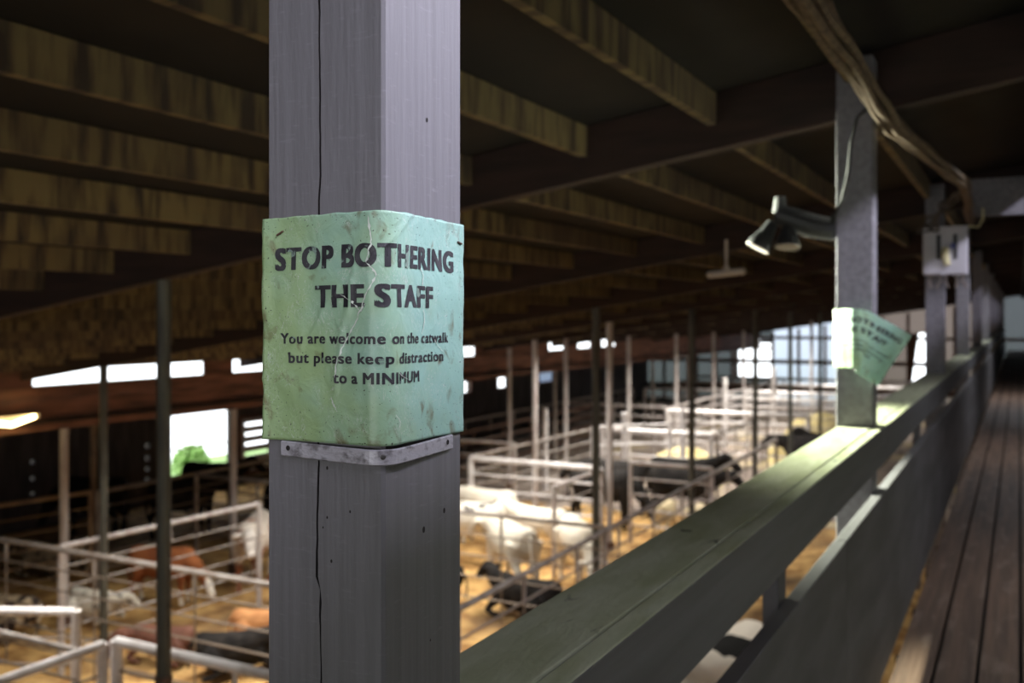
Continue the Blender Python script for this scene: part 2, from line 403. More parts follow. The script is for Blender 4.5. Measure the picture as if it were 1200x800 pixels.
def build_end_wall():
    # corrugated sheets, one mesh per run of the same sheet, with the openings left out
    def sheet(name, x0, x1, holes, m):
        bm = bmesh.new(); step = .1; n = max(1, round((x1 - x0) / step))
        for i in range(n):
            a, b = x0 + (x1 - x0) * i / n, x0 + (x1 - x0) * (i + 1) / n
            ya, yb = END + (.03 if i % 2 else 0), END + (0 if i % 2 else .03)
            mid = (a + b) / 2
            zt = (lambda x: roofz(x) + .24) if mid > -11.95 else (lambda x: -1.5)
            spans = [(G - .1, None)]
            for h in holes:
                if h[0] < mid < h[1]:
                    spans = [(G - .1, h[2]), (h[3], None)]
            for (u, v) in spans:
                c = [bm.verts.new((a, ya, u)), bm.verts.new((b, yb, u)), bm.verts.new((b, yb, zt(b) if v is None else v)), bm.verts.new((a, ya, zt(a) if v is None else v))]
                bm.faces.new(c)
        tag(obj(name, bm, m), kind='structure')
    sheet('wall_end', -18, -11.2, [(-13.05, -11.3, -3.15, -1.32)], M['panel_dim'])
    sheet('wall_end_panel', -11.2, -7.2, [], M['panel_blue'])
    sheet('wall_end_sheet', -7.2, -1.0, [(-4.65, -3.95, -3.4, -.75), (-2.55, -1.85, -2.3, -1.6)], M['panel_tan'])
    sheet('wall_end_right', -1.0, 12, [], M['panel_dim'])
    bm = bmesh.new()
    box(bm, -18, 12, END - .14, END - .06, -2.35, -2.15); box(bm, -18, 12, END - .14, END - .06, -3.75, -3.5)
    box(bm, -11.9, 12, END - .14, END - .06, -1.1, -.95)
    tag(obj('trim_1', bm, M['girt']), kind='structure')
    for x in (-17, -15.2, -13.3, -11.2, -9.9, -8.6, -7.2, -5.9, -4.75, -3.85, -2.7, -1.4):
        zt = roofz(x) if x > -11.9 else -1.6
        tag(obj('wall_end_stud', newbox(x - .07, x + .07, END - .26, END - .14, G - .1, zt), M['girt']), kind='structure')
    bm = bmesh.new()
    for q in ((-13.2, -11.15, -1.32, -1.2), (-13.2, -11.15, -3.25, -3.15), (-13.2, -13.05, -3.25, -1.2)): box(bm, q[0], q[1], END - .06, END - .02, q[2], q[3])
    box(bm, -13.05, -11.3, END - .03, END - .0, -1.62, -1.52)
    tag(obj('window_6', bm, M['girt']), kind='structure')
    bm = bmesh.new()          # slanting board that narrows the door opening towards its top
    v = [bm.verts.new((x, y, z)) for y in (END - .06, END - .03) for (x, z) in ((-4.75, -3.4), (-4.62, -3.4), (-4.28, -.75), (-4.75, -.75))]
    for f in ((0, 1, 2, 3), (7, 6, 5, 4), (0, 4, 5, 1), (1, 5, 6, 2), (2, 6, 7, 3), (3, 7, 4, 0)): bm.faces.new([v[i] for i in f])
    tag(obj('door_1', bm, M['girt']), kind='structure')
build_end_wall()

def build_roof():
    def slope(name, x0, x1, z0, z1, y0, y1, m, t=.04):
        bm = bmesh.new()
        v = [bm.verts.new(p) for p in ((x0, y0, z0), (x1, y0, z1), (x1, y1, z1), (x0, y1, z0), (x0, y0, z0 + t), (x1, y0, z1 + t), (x1, y1, z1 + t), (x0, y1, z0 + t))]
        for f in ((3, 2, 1, 0), (4, 5, 6, 7), (0, 1, 5, 4), (1, 2, 6, 5), (2, 3, 7, 6), (3, 0, 4, 7)): bm.faces.new([v[i] for i in f])
        return tag(obj(name, bm, m), kind='structure')
    d = .255
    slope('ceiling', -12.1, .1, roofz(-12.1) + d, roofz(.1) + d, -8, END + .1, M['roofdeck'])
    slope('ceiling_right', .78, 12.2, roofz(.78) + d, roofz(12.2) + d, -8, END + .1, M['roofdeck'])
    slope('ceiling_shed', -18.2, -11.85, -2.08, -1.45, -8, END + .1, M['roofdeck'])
    # monitor over the ridge slot with one strip window on its right side
    bm = bmesh.new()
    box(bm, .06, .1, -8, END, 1.2, 2.85); box(bm, .06, 2.3, -8, END, 2.85, 2.9); box(bm, 2.22, 2.3, -8, END, .75, 2.46)
    box(bm, 2.22, 2.3, -8, END, 2.76, 2.85); box(bm, .06, 2.3, -8.05, -8, .9, 2.9); box(bm, .06, 2.3, END, END + .05, .9, 2.9)
    tag(obj('ceiling_monitor', bm, M['roofdeck']), kind='structure')
    tag(obj('ceiling_ridge_board', newbox(.06, .11, -8, END, .965, 1.3), M['roofdeck']), kind='structure')
    # eave: wall plate boards and the blocking that closes parts of the gap
    bm = bmesh.new(); box(bm, -11.95, -11.83, -8, END, -1.12, -.935); box(bm, -11.97, -11.92, -8, END, -1.56, -1.13)
    tag(obj('trim_2', bm, M['brown']), kind='structure')
    for (a, b) in ((-8, 8.6), (11.72, 12.37), (20.65, 24.85), (25.9, 26.9), (27.9, 28.8), (30.0, END)):
        tag(obj('eave_blocking', newbox(-11.9, -11.86, a, b, -.97, -.6), M['brown']), kind='structure')
    # rafters: one sloping timber per row
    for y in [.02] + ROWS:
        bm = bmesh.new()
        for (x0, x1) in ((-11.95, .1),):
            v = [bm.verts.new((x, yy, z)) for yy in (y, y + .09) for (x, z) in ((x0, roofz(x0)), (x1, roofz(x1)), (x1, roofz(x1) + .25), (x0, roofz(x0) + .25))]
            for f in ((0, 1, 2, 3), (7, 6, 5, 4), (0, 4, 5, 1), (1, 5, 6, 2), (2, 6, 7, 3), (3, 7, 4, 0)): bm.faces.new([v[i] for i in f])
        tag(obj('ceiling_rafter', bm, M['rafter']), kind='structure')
    # purlins between the rafters
    xs = [-.60, -1.21, -1.83, -2.46, -3.09, -3.73, -4.40, -5.06, -5.72, -6.4, -7.05, -7.7, -8.35, -9.0, -9.65, -10.3, -10.95, -11.6]
    me = bpy.data.meshes.new('ceiling_purlin'); bm = newbox(-.02, .02, 0, 4.105, 0, .142); bm.to_mesh(me); bm.free(); me.materials.append(M['purlin'])
    starts = [.113] + [r + .092 for r in ROWS]
    for k, y0 in enumerate(starts):
        for x in xs:
            o = bpy.data.objects.new('ceiling_purlin', me); COL.objects.link(o)
            xx = x + (.0 if k % 2 == 0 else -.045)
            o.location = (xx, y0, roofz(xx) + .108); tag(o, kind='structure')
build_roof()

# catwalk floor
def build_floor():
    bm = bmesh.new()
    x = -.475
    while x < 1.3:
        box(bm, x, x + .146, -3, END - .3, FL - .04, FL + random.uniform(-.003, .003)); x += .163
    tag(obj('floor', bm, M['deck']), kind='structure')
    tag(obj('floor_gap_blocker', newbox(-.44, 1.34, -3, END - .3, FL - .06, FL - .042), M['roofdeck']), kind='structure')  # added sheet that blocks light from below, keeping the plank gaps dark
    bm = bmesh.new()
    y = -2.5
    while y < END - .5:
        box(bm, -.5, 1.35, y, y + .05, FL - .24, FL - .045); y += .8
    tag(obj('floor_joist', bm, M['rafter']), kind='structure')
build_floor()

# ------------------------------------------------------------------ posts of the catwalk
X0, X1 = -.658, -.518
def front_post(y0, name, label):
    """square painted post; the near face carries a long drying crack, a real groove that wanders"""
    top = roofz(X1) + .2
    s = .14; e = .003
    zs = [G, -2.0, -1.0] + [-.62 + i * .012 for i in range(0, 96)] + [top]
    bm = bmesh.new(); rings = []
    for z in zs:
        cx = .0765 + .0035 * noise.noise(Vector((z * 9, 1.3, 0))) + .0015 * noise.noise(Vector((z * 40, 2, 0)))
        if z < -.258: cx -= .0045
        cx += .006 * (z + .1) * -1.0
        wd = .0011 + .0006 * noise.noise(Vector((z * 14, 7, 0)))
        if -.262 < z < -.25: wd = .0002
        cx = X1 - cx
        dp = .02
        prof = [(X1 - e, y0), (cx + wd, y0), (cx, y0 + dp), (cx - wd, y0), (X0 + e, y0), (X0, y0 + e), (X0, y0 + s - e), (X0 + e, y0 + s), (X1 - e, y0 + s), (X1, y0 + s - e), (X1, y0 + e)]
        rings.append([bm.verts.new((x, y, z)) for (x, y) in prof])
    n = len(rings[0])
    crack = []
    for A, B in zip(rings, rings[1:]):
        for k in range(n):
            f = bm.faces.new((A[k], A[(k + 1) % n], B[(k + 1) % n], B[k]))
            if k in (1, 2): f.material_index = 1
    bm.faces.new(rings[0][::-1]); bm.faces.new(rings[-1])
    o = obj('wooden_post', bm, M['paint']); o.data.materials.append(M['crack'])
    tag(o, label, 'post', 'catwalk posts')
    # nail and knot holes
    def dot(x, y, z, r, face):
        m = 10; bm = bmesh.new()
        c = [bm.verts.new((x + r * math.cos(2 * math.pi * k / m), y - .0004, z + 1.5 * r * math.sin(2 * math.pi * k / m)) if face else
                          (X1 + .0004, y + r * math.cos(2 * math.pi * k / m), z + 1.4 * r * math.sin(2 * math.pi * k / m))) for k in range(m)]
        bm.faces.new(c); obj('nail_hole', bm, M['crack'], o)
    for (x, z, r) in ((-.583, -.143, .0012), (-.583, -.19, .0010), (-.588, -.2, .0008), (-.578, -.231, .0012), (-.556, -.182, .001)): dot(x, y0, z, r, True)
    for (y, z, r) in ((.80, -.208, .0024), (.838, -.196, .0021), (.806, .195, .0016), (.812, -.32, .001)): dot(0, y0 + y - .733, z, r, False)
    return o
front_post(.733, 'wooden_post', 'square grey painted post nearest the camera, carrying the big green notice')

def plain_post(y0, label):
    o = obj('wooden_post', newbox(X0, X1, y0, y0 + .14, G, roofz(X1) + .2), M['paint_far'], bevel=.004)
    tag(o, label, 'post', 'catwalk posts'); return o
plain_post(4.08, 'grey painted post with a torn notice curling off it, second along the handrail')
plain_post(8.27, 'grey painted post behind the switch box, third along the handrail')
ords = ['fourth', 'fifth', 'sixth', 'seventh', 'eighth', 'ninth', 'tenth', 'eleventh']
for k, y in enumerate((12.47, 16.67, 20.87, 25.07, 29.27, 33.47, 37.67, 41.87)):
    plain_post(y, 'grey painted post on the far catwalk, %s along the handrail' % ords[k])

# ------------------------------------------------------------------ railing
def build_railing():
    t = thing('catwalk_railing', 'grey painted catwalk railing with a wide green-stained cap running into the distance', 'railing', (0, 0, 0))
    ys = [.733, 4.08, 8.27, 12.47, 16.67, 20.87, 25.07, 29.27, 33.47, 37.67, 41.87]
    for a, b in zip(ys, ys[1:]):
        obj('cap_board', newbox(-.652, -.5205, a + .142, b - .002, -.478, -.44), M['cap'], t, bevel=.003)
    obj('cap_board', newbox(-.652, -.5205, -3, .731, -.478, -.44), M['cap'], t, bevel=.003)
    for a, b in ((-3, 4.2), (4.204, 12.8), (12.804, 21.2), (21.204, 29.6), (29.604, 42)):
        o = obj('fascia_board', newbox(-.5165, -.478, a, b, -.584, -.4395), M['fascia'], t, bevel=.0035)
        o.data.materials.append(M['cap'])
        for p in o.data.polygons:
            if p.normal.z > .9: p.material_index = 1
    for a, b in ((-3, 3.17), (3.174, 8.5), (8.504, 15), (15.004, 25), (25.004, 42)):
        obj('lower_panel', newbox(-.5165, -.478, a, b, -1.42, -.70), M['panel'], t, bevel=.003)
    for a, b in zip(ys, ys[1:]):
        y = a + (b - a) * .49
        obj('baluster', newbox(-.556, -.5175, y, y + .09, -1.6, -.479), M['panel'], t, bevel=.003)
build_railing()
def build_right_railing():
    t = thing('catwalk_railing', 'grey painted railing along the other edge of the catwalk', 'railing', (0, 0, 0))
    obj('cap_board', newbox(1.36, 1.5, -3, 42, -.478, -.44), M['cap'], t)
    obj('lower_panel', newbox(1.35, 1.39, -3, 42, -1.42, -.48), M['panel'], t)
build_right_railing()

# ------------------------------------------------------------------ notices
def sheet_path(pts):
    """arc-length parametrised polyline in plan -> function u -> (point, normal)"""
    P = [Vector((x, y)) for x, y in pts]
    d = [0]
    for a, b in zip(P, P[1:]): d.append(d[-1] + (b - a).length)
    def f(s):
        s = max(0, min(d[-1], s))
        for i in range(len(P) - 1):
            if s <= d[i + 1] or i == len(P) - 2:
                q = (s - d[i]) / (d[i + 1] - d[i]); t = (P[i + 1] - P[i]).normalized()
                return P[i] + (P[i + 1] - P[i]) * q, Vector((t.y, -t.x))
    return f, d[-1]

def wrap_path(off, u0, u1, x1=X1, y1=.733, rc=.020):
    """along the near face of the post (u<0), standing a little proud round the arris, along the catwalk face (u>0)"""
    pr = off + .0052
    c = Vector((x1 + pr - rc, y1 - pr + rc))
    pts = [(x1 + u0, y1 - off), (x1 - .085, y1 - off - .0008), (x1 - .05, y1 - off - .0030)]
    for k in range(0, 15):
        a = -math.pi / 2 + .09 + (math.pi / 2 - .18) * k / 14
        pts.append((c.x + rc * math.cos(a), c.y + rc * math.sin(a)))
    pts += [(x1 + off + .0030, y1 + .05), (x1 + off + .0008, y1 + .085), (x1 + off, y1 + u1)]
    return sheet_path(pts)

LINES = [('STOP BOTHERING', -.130, .1268, .0445, .0228, .056), ('THE STAFF', -.0795, .0845, .0065, .0222, .056),
         ('You are welcome on the catwalk', -.1234, .1165, -.0285, .0108, .034), ('but please keep distraction', -.1130, .1050, -.0475, .0108, .034),
         ('to a MINIMUM', -.0550, .0580, -.0665, .0112, .038)]

def text_mesh(body, width, cap, bold):
    c = bpy.data.curves.new('text', 'FONT'); c.body = body; c.resolution_u = 4; c.space_character = 1.12; c.space_word = .9
    o = bpy.data.objects.new('text', c); COL.objects.link(o)
    dg = bpy.context.evaluated_depsgraph_get(); dg.update()
    me = bpy.data.meshes.new_from_object(o.evaluated_get(dg))
    bpy.data.objects.remove(o); bpy.data.curves.remove(c)
    bm = bmesh.new()
    for k in range(9):
        n0 = len(bm.verts)
        bm.from_mesh(me); bm.verts.ensure_lookup_table()
        if k != 4:
            dx, dy = bold * ((k % 3) - 1), bold * .45 * ((k // 3) - 1)
            for v in bm.verts[n0:]: v.co.x += dx; v.co.y += dy
    bpy.data.meshes.remove(me)
    xs = [v.co.x for v in bm.verts]; x0, x1 = min(xs), max(xs)
    sy = cap / (.70 + .9 * bold)
    for v in bm.verts: v.co = Vector(((v.co.x - x0) / (x1 - x0) * width, (v.co.y + .45 * bold) * sy, 0))
    return bm

def place_notice(name, label, fpos, length, height, ztop, m_sheet, tx, tscale):
    """fpos(s, z) -> world point and normal"""
    t = None
    nu, nv = 110, 84
    bm = bmesh.new(); uvl = bm.loops.layers.uv.new('sheet')
    V = [[None] * (nv + 1) for _ in range(nu + 1)]
    for i in range(nu + 1):
        for j in range(nv + 1):
            s = length * i / nu; z = ztop - height * (1 - j / nv)
            # worn, slightly ragged edges
            if j == nv: z += .0012 * noise.noise(Vector((s * 60, 3, 1))) - .0005
            if i in (0, nu): s += .0014 * noise.noise(Vector((z * 60, 8, i))) * (1 if i == 0 else -1)
            p, n = fpos(s, z)
            V[i][j] = bm.verts.new(p)
    for i in range(nu):
        for j in range(nv):
            f = bm.faces.new((V[i][j], V[i + 1][j], V[i + 1][j + 1], V[i][j + 1])); f.smooth = True
            for l, (a, b) in zip(f.loops, ((i, j), (i + 1, j), (i + 1, j + 1), (i, j + 1))): l[uvl].uv = (a / nu, b / nv)
    me = bpy.data.meshes.new(name); bm.to_mesh(me); bm.free(); me.materials.append(m_sheet)
    root = bpy.data.objects.new(name, me); COL.objects.link(root)
    so_ = root.modifiers.new('thickness', 'SOLIDIFY'); so_.thickness = .0006; so_.offset = -1
    tag(root, label, 'notice')
    for (body, u0, u1, zb, cap, bold) in LINES:
        tb = text_mesh(body, (u1 - u0) * tscale, cap * tscale, bold)
        k = 0.003
        q = k
        while q < (u1 - u0) * tscale:
            bmesh.ops.bisect_plane(tb, geom=tb.verts[:] + tb.edges[:] + tb.faces[:], plane_co=(q, 0, 0), plane_no=(1, 0, 0)); q += k
        for zz in (.2, .4, .6, .8):
            bmesh.ops.bisect_plane(tb, geom=tb.verts[:] + tb.edges[:] + tb.faces[:], plane_co=(0, cap * tscale * zz, 0), plane_no=(0, 1, 0))
        for v in tb.verts:
            p, n = fpos(tx + u0 * tscale + v.co.x, ztop + (zb - .098) * tscale + v.co.y)
            v.co = p + n * .0005
        me = bpy.data.meshes.new('lettering'); tb.to_mesh(me); tb.free(); me.materials.append(M['text'])
        lo = bpy.data.objects.new('lettering', me); COL.objects.link(lo); lo.parent = root
    return root

fw, lw = wrap_path(.0016, -.1425, .1405)
def front_sheet(s, z):
    p, n = fw(s)
    u = s / lw; v = (z + .118) / .216
    lift = .0011 * (noise.noise(Vector((s * 22, z * 22, 0))) + .6 * noise.noise(Vector((s * 60, z * 48, 5)))) + .0008
    # a crease that runs down from the arris towards the lower left
    cr = s - (.125 - .045 * (1 - v) - .01 * noise.noise(Vector((z * 30, 0, 2))))
    lift += .0016 * math.exp(-(cr / .0035) ** 2) * min(1, 3 * v) * min(1, 3 * (1 - v)) * .8
    cr2 = s - (.16 + .25 * (v - .9) + .012 * noise.noise(Vector((z * 26, 9, 2))))
    lift += .0010 * math.exp(-(cr2 / .003) ** 2)
    lift += .0025 * max(0, .05 - u) / .05 * (.5 + noise.noise(Vector((z * 20, 4, 4))))
    q = p + n * lift
    return Vector((q.x, q.y, z + .0015 * math.sin(u * 3.1))), Vector((n.x, n.y, 0))
sg = place_notice('notice', 'green laminated notice asking visitors to stop bothering the staff, wrapped round the nearest post', front_sheet, lw, .217, .0975, M['sign'], .1425 + .0005, .975)

M['scuff_glint'] = mat('worn_crease_glint', (.62, .68, .60), .35, spec=.8, rnd=False)  # pale colour for crease wear and the highlights painted along it
def build_crease_glints():
    """wear and painted highlights along the creases of the laminate: (arc position, height) polylines"""
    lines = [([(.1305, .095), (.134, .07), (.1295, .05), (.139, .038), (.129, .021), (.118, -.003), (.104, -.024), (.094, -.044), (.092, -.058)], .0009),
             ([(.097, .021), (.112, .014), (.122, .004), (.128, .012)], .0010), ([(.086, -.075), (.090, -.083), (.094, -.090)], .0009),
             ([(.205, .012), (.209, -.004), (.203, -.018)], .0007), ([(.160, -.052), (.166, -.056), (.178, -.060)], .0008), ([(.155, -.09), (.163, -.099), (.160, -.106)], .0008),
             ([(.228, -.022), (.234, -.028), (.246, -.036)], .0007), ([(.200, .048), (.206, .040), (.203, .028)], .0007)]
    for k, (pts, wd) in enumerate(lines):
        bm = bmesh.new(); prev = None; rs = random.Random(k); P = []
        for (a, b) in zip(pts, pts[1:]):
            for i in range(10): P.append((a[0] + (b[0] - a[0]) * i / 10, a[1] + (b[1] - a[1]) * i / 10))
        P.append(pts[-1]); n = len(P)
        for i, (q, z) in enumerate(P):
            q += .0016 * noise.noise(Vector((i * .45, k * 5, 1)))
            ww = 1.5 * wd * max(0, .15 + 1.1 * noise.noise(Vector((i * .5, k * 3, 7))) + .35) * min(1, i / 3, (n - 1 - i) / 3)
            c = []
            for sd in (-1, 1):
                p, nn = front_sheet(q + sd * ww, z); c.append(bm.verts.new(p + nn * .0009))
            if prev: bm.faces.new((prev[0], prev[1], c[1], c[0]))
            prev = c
        obj('crease_wear_glint', bm, M['scuff_glint'], sg)
build_crease_glints()
def build_strip():
    f, l = wrap_path(.0030, -.118, .1155, rc=.022)
    bm = bmesh.new(); n = 60; prev = None; rings = []
    for i in range(n + 1):
        p, nn = f(l * i / n)
        z0, z1 = -.1345, -.1195
        dz = -.0016 * math.sin(math.pi * i / n)
        a = Vector((p.x, p.y, 0)); b = a + Vector((nn.x, nn.y, 0)) * .0016
        rings.append([bm.verts.new(a + Vector((0, 0, z0 + dz))), bm.verts.new(b + Vector((0, 0, z0 + dz + .0012))), bm.verts.new(b + Vector((0, 0, z1 + dz - .0012))), bm.verts.new(a + Vector((0, 0, z1 + dz)))])
    for A, B in zip(rings, rings[1:]):
        for k in range(4): bm.faces.new((A[k], B[k], B[(k + 1) % 4], A[(k + 1) % 4]))
    bm.faces.new(rings[0]); bm.faces.new(rings[-1][::-1])
    o = obj('batten', bm, M['strip'])
    tag(o, 'narrow grey metal strip screwed across the foot of the big green notice', 'metal strip')
    for s, hole in ((.009, True), (l * .5, False), (l - .011, True)):
        p, nn = f(s); c = Vector((p.x, p.y, -.126 - .0016 * math.sin(math.pi * s / l))) + Vector((nn.x, nn.y, 0)) * .0016
        q = Vector((nn.x, nn.y, 0))
        bm = bmesh.new(); tube(bm, [c - q * .004, c + q * (.0002 if hole else .0009), c + q * (.0004 if hole else .0013)], [.0026, .0026, .0017], 12)
        obj('screw', bm, M['crack'] if hole else M['screw'], o)
build_strip()
# little staples and torn pins that hold the notice
def build_pins():
    for (s, z, a) in ((.0185, .080, .5), (lw - .013, .078, -.2)):
        p, n = front_sheet(s, z); p2, _ = front_sheet(s + .007, z + .007 * a)
        n = n * .0012
        tag(obj('staple', newtube([p - n, p + n, p2 + n, p2 - n], .0009, 6), M['rust']),
            'rusty staple in the upper left corner of the big green notice' if s < .1 else 'dark staple in the upper right corner of the big green notice', 'staple')
build_pins()

# the second notice: torn loose, its right half curls off the post
f2, l2 = sheet_path([(-.666, 4.074), (-.64, 4.056), (-.60, 4.030), (-.585, 4.022), (-.56, 4.018), (-.52, 4.026), (-.44, 4.05), (-.40, 4.055)])
def loose_sheet(s, z):
    ds = max(0, s - .115)
    a = .56 * min(1, ds / .05)
    dz = z + .085
    s1 = s if ds == 0 else .115 + ds * math.cos(a) + dz * math.sin(a) * min(1, ds / .06)
    z1 = z if ds == 0 else -.085 - ds * math.sin(a) + dz * (1 - (1 - math.cos(a)) * min(1, ds / .06))
    p, n = f2(s1)
    if s1 > l2: p = p + Vector((n.y * -1, n.x)) * (s1 - l2)
    if s1 < 0: p = p + Vector((-n.y, n.x)) * s1
    q = p + n * .006 * noise.noise(Vector((s * 14, z * 14, 7)))
    return Vector((q.x, q.y, z1)), Vector((n.x, n.y, .05))
s2 = place_notice('notice', 'torn green notice curling loose from the second post above the handrail', loose_sheet, l2 * .97, .235, .035, M['sign'], l2 * .5 - .01, 1.0)

# ------------------------------------------------------------------ fittings on the posts
def build_switch_box():
    t = thing('switch_box', 'pale grey electrical switch box with dark slots on the third post', 'switch box', (-.505, 8.15, .33))
    obj('box', newbox(-.16, .155, -.02, .118, .0, .36), M['box'], t, bevel=.01)
    obj('lid_edge', newbox(-.165, .16, -.035, -.02, .34, .37), M['box'], t)
    obj('slot', newbox(-.062, -.03, -.026, -.0195, .12, .31), M['iron'], t)
    obj('slot', newbox(.055, .085, -.026, -.0195, .12, .31), M['iron'], t)
    obj('lever', newtube([(.0, -.03, .2), (.005, -.06, .14), (.02, -.07, .07)], [.025, .03, .022], 10), M['yellow'], t)
    obj('button', newbox(.04, .062, -.04, -.0195, .2, .24), M['blue'], t)
    for k in range(5):
        x = -.10 + .055 * k
        obj('conduit', newtube([(x, .03, 0), (x + random.uniform(-.02, .02), .02, -.04), (x + random.uniform(-.03, .03), .05, -.1)], .009, 6), M['pipe_mid'], t)
    obj('hook', newtube([(.155, .02, .37), (.23, .02, .36), (.26, .02, .42), (.26, .02, .5)], .007, 6), M['yellow'], t)
build_switch_box()
tag(obj('header_board', newbox(-.34, .055, 8.2, 8.26, .775, 1.06), M['paint_far'], bevel=.004), 'grey painted header board across the catwalk above the switch box', 'board')

def build_floodlight():
    t = thing('floodlight', 'dark twin-head floodlight on an arm on the left of the second post', 'floodlight', (-.66, 4.13, .38))
    obj('bracket', newbox(-.02, 0, -.04, .04, -.06, .04), M['iron'], t)
    obj('arm', newtube([(-.01, 0, -.02), (-.10, -.01, .0), (-.24, -.03, .055)], [.045, .05, .046], 14), M['iron'], t)
    obj('knob', newtube([(-.225, -.03, .06), (-.225, -.03, .125)], [.03, .022], 10), M['iron'], t)
    for (x, dx) in ((-.255, -.05), (-.19, .0)):
        bm = bmesh.new(); tube(bm, [(x, -.03, .02), (x + dx * .5, -.04, -.03), (x + dx, -.05, -.07), (x + dx * 1.15, -.053, -.085)], [.022, .034, .048, .05], 14)
        h = obj('lamp_head', bm, M['iron'], t)
        obj('lamp_rim', newtube([(x + dx * 1.15, -.053, -.085), (x + dx * 1.2, -.054, -.09)], [.052, .051], 14), M['pipe_mid'], h)
build_floodlight()

def build_hanging_lamp():
    t = thing('hanging_lamp', 'unlit pale lamp on a short stem hung below the rafters', 'lamp', (-2.2, 8.1, .36))
    obj('stem', newtube([(0, 0, .02), (0, 0, .3)], .012, 8), M['lampwhite'], t)
    bm = bmesh.new(); tube(bm, [(-.17, 0, .0), (-.15, 0, .005), (.15, 0, .03), (.17, 0, .03)], [.012, .03, .03, .012], 10)
    obj('tube_holder', bm, M['lampwhite'], t)
    obj('collar', newtube([(0, 0, .03), (0, 0, .08)], [.04, .02], 10), M['lampwhite'], t)
build_hanging_lamp()

def wiggle(pts, amp, n, seed):
    out = []
    P = [Vector(p) for p in pts]
    for i in range(n + 1):
        q = i / n * (len(P) - 1); k = min(int(q), len(P) - 2); f = q - k
        p = P[k].lerp(P[k + 1], f)
        out.append(p + amp * Vector((noise.noise(Vector((i * .35, seed, 0))), 0, noise.noise(Vector((i * .35, seed, 9))))))
    return out
def build_cables():
    t = thing('cable_bundle', 'ragged brown bundle of cables strung above the catwalk to the switch box', 'cables', (-.5, 4, .95))
    for k in range(6):
        a = k / 6 * 6.28
        dx, dz = .028 * math.cos(a), .028 * math.sin(a)
        p = [(.03 + dx, -6.6, -.15 + dz), (.03 + dx, -1.5, -.15 + dz), (.03 + dx, .3, -.155 + dz), (.21 + dx * .8, 2.4, -.15 + dz * .8), (.17 + dx * .5, 4.15, -.22 + dz * .5)]
        obj('cable', newtube(wiggle(p, .02, 48, k * 3.1), .014, 6), M['cable'], t)
    for k in range(4):
        p = [(.19, 2.7, -.15), (.10 - .03 * k, 3.2, -.18), (-.10 + .02 * k, 3.9, -.20 - .03 * k), (-.2, 4.15, -.28), (-.02, 4.22, -.26 - .01 * k)]
        obj('cable_loop', newtube(wiggle(p, .03, 24, k * 7 + 20), .008, 6), M['blackcable'], t)
    tag(obj('cable', newtube([(-.53, 4.07, .84), (-.575, 4.065, .8), (-.60, 4.065, .7), (-.61, 4.066, .58), (-.635, 4.066, .47), (-.665, 4.075, .41), (-.68, 4.1, .38)], .006, 6), M['blackcable']),
        'thin black cable curving down the upper part of the second post', 'cable')
build_cables()

def build_lit_lamp():
    t = thing('wall_lamp', 'glowing yellow tube lamp on the brown eave beam far to the left', 'lamp', (-11.78, 8.15, -1.38))
    obj('housing', newbox(-.05, 0, -.5, .5, .02, .08), M['lampwhite'], t)
    obj('lit_tube', newtube([(.03, -.45, .06), (.05, 0.05, -.03), (.03, .4, .05)], .03, 8), M['tube_lit'], t)
build_lit_lamp()

# ------------------------------------------------------------------ roof poles of the pens
def pole(x, y, r, m, label, top=None, base=None):
    z1 = top if top is not None else roofz(x) + .004
    t = thing('roof_pole', label, 'pole', (x, y, G), 0, 'pipe poles holding up the roof')
    obj('shaft', newtube([(0, 0, -.05), (0, 0, z1 - G)], r, 14), M[m], t)
    obj('foot', newtube([(0, 0, -.05), (0, 0, .12)], r + .03, 14), M['rust'], t)
    return t
p = pole(-4.66, 4.27, .043, 'pipe_dark', 'dark steel pole closest to the camera, left of the big post')
obj('collar', newtube([(0, 0, 2.06), (0, 0, 2.10)], .052, 14), M['rust'], p)
pole(-10.27, 8.44, .05, 'pipe_dark', 'dark steel pole just left of and behind the closest pole', top=roofz(-10.27))
pole(-11.88, 9.1, .06, 'pipe_pale', 'pale pinkish pole at the eave near the left edge of the view', top=-1.56)
pole(-15.0, 12.1, .06, 'pipe_tan', 'thin tan pole under the low shed roof at the far left', top=-1.77)
pole(-11.88, 12.4, .06, 'pipe_pale', 'pale pole just right of the bright shed opening', top=-1.56)
for (x, y, lab) in ((-5.29, 12.63, 'second'), (-5.2, 16.84, 'third'), (-5.08, 21.06, 'fourth'), (-5.2, 25.26, 'fifth'), (-5.2, 29.46, 'sixth'), (-5.2, 33.66, 'seventh')):
    pole(x, y, .055, 'pipe_dark', 'dark steel pole, %s of the row nearest the catwalk beyond the big post' % lab)
for (x, y, r, lab) in ((-6.78, 16.84, .06, 'pale pole with a rusty foot beside the white cattle'), (-9.5, 19.2, .06, 'pale pole just behind the white cattle'), (-11.3, 21.4, .055, 'slim pale pole left of the one behind the white cattle'),
                       (-9.6, 21.06, .05, 'dull pale pole in the middle row, first beyond the white cattle'), (-9.6, 25.26, .055, 'pale pole in the middle row, second beyond the white cattle'),
                       (-9.6, 29.46, .06, 'pale pole in the middle row, third beyond the white cattle'), (-9.6, 33.66, .06, 'pale pole in the middle row, fourth beyond the white cattle'),
                       (-9.6, 37.86, .06, 'pale pole in the middle row, fifth beyond the white cattle'), (-7.0, 37.86, .06, 'pale pole standing alone in the far pens')):
    pole(x, y, r, 'pipe_pale', lab)
for k, y in enumerate((25.3, 29.5, 33.7, 37.9, 42.1)):
    pole(-11.88, y, .055, 'pipe_pale' if k % 2 else 'pipe_mid', 'pole under the far eave beam, %s from the white cattle' % ['first', 'second', 'third', 'fourth', 'fifth'][k], top=-1.56)

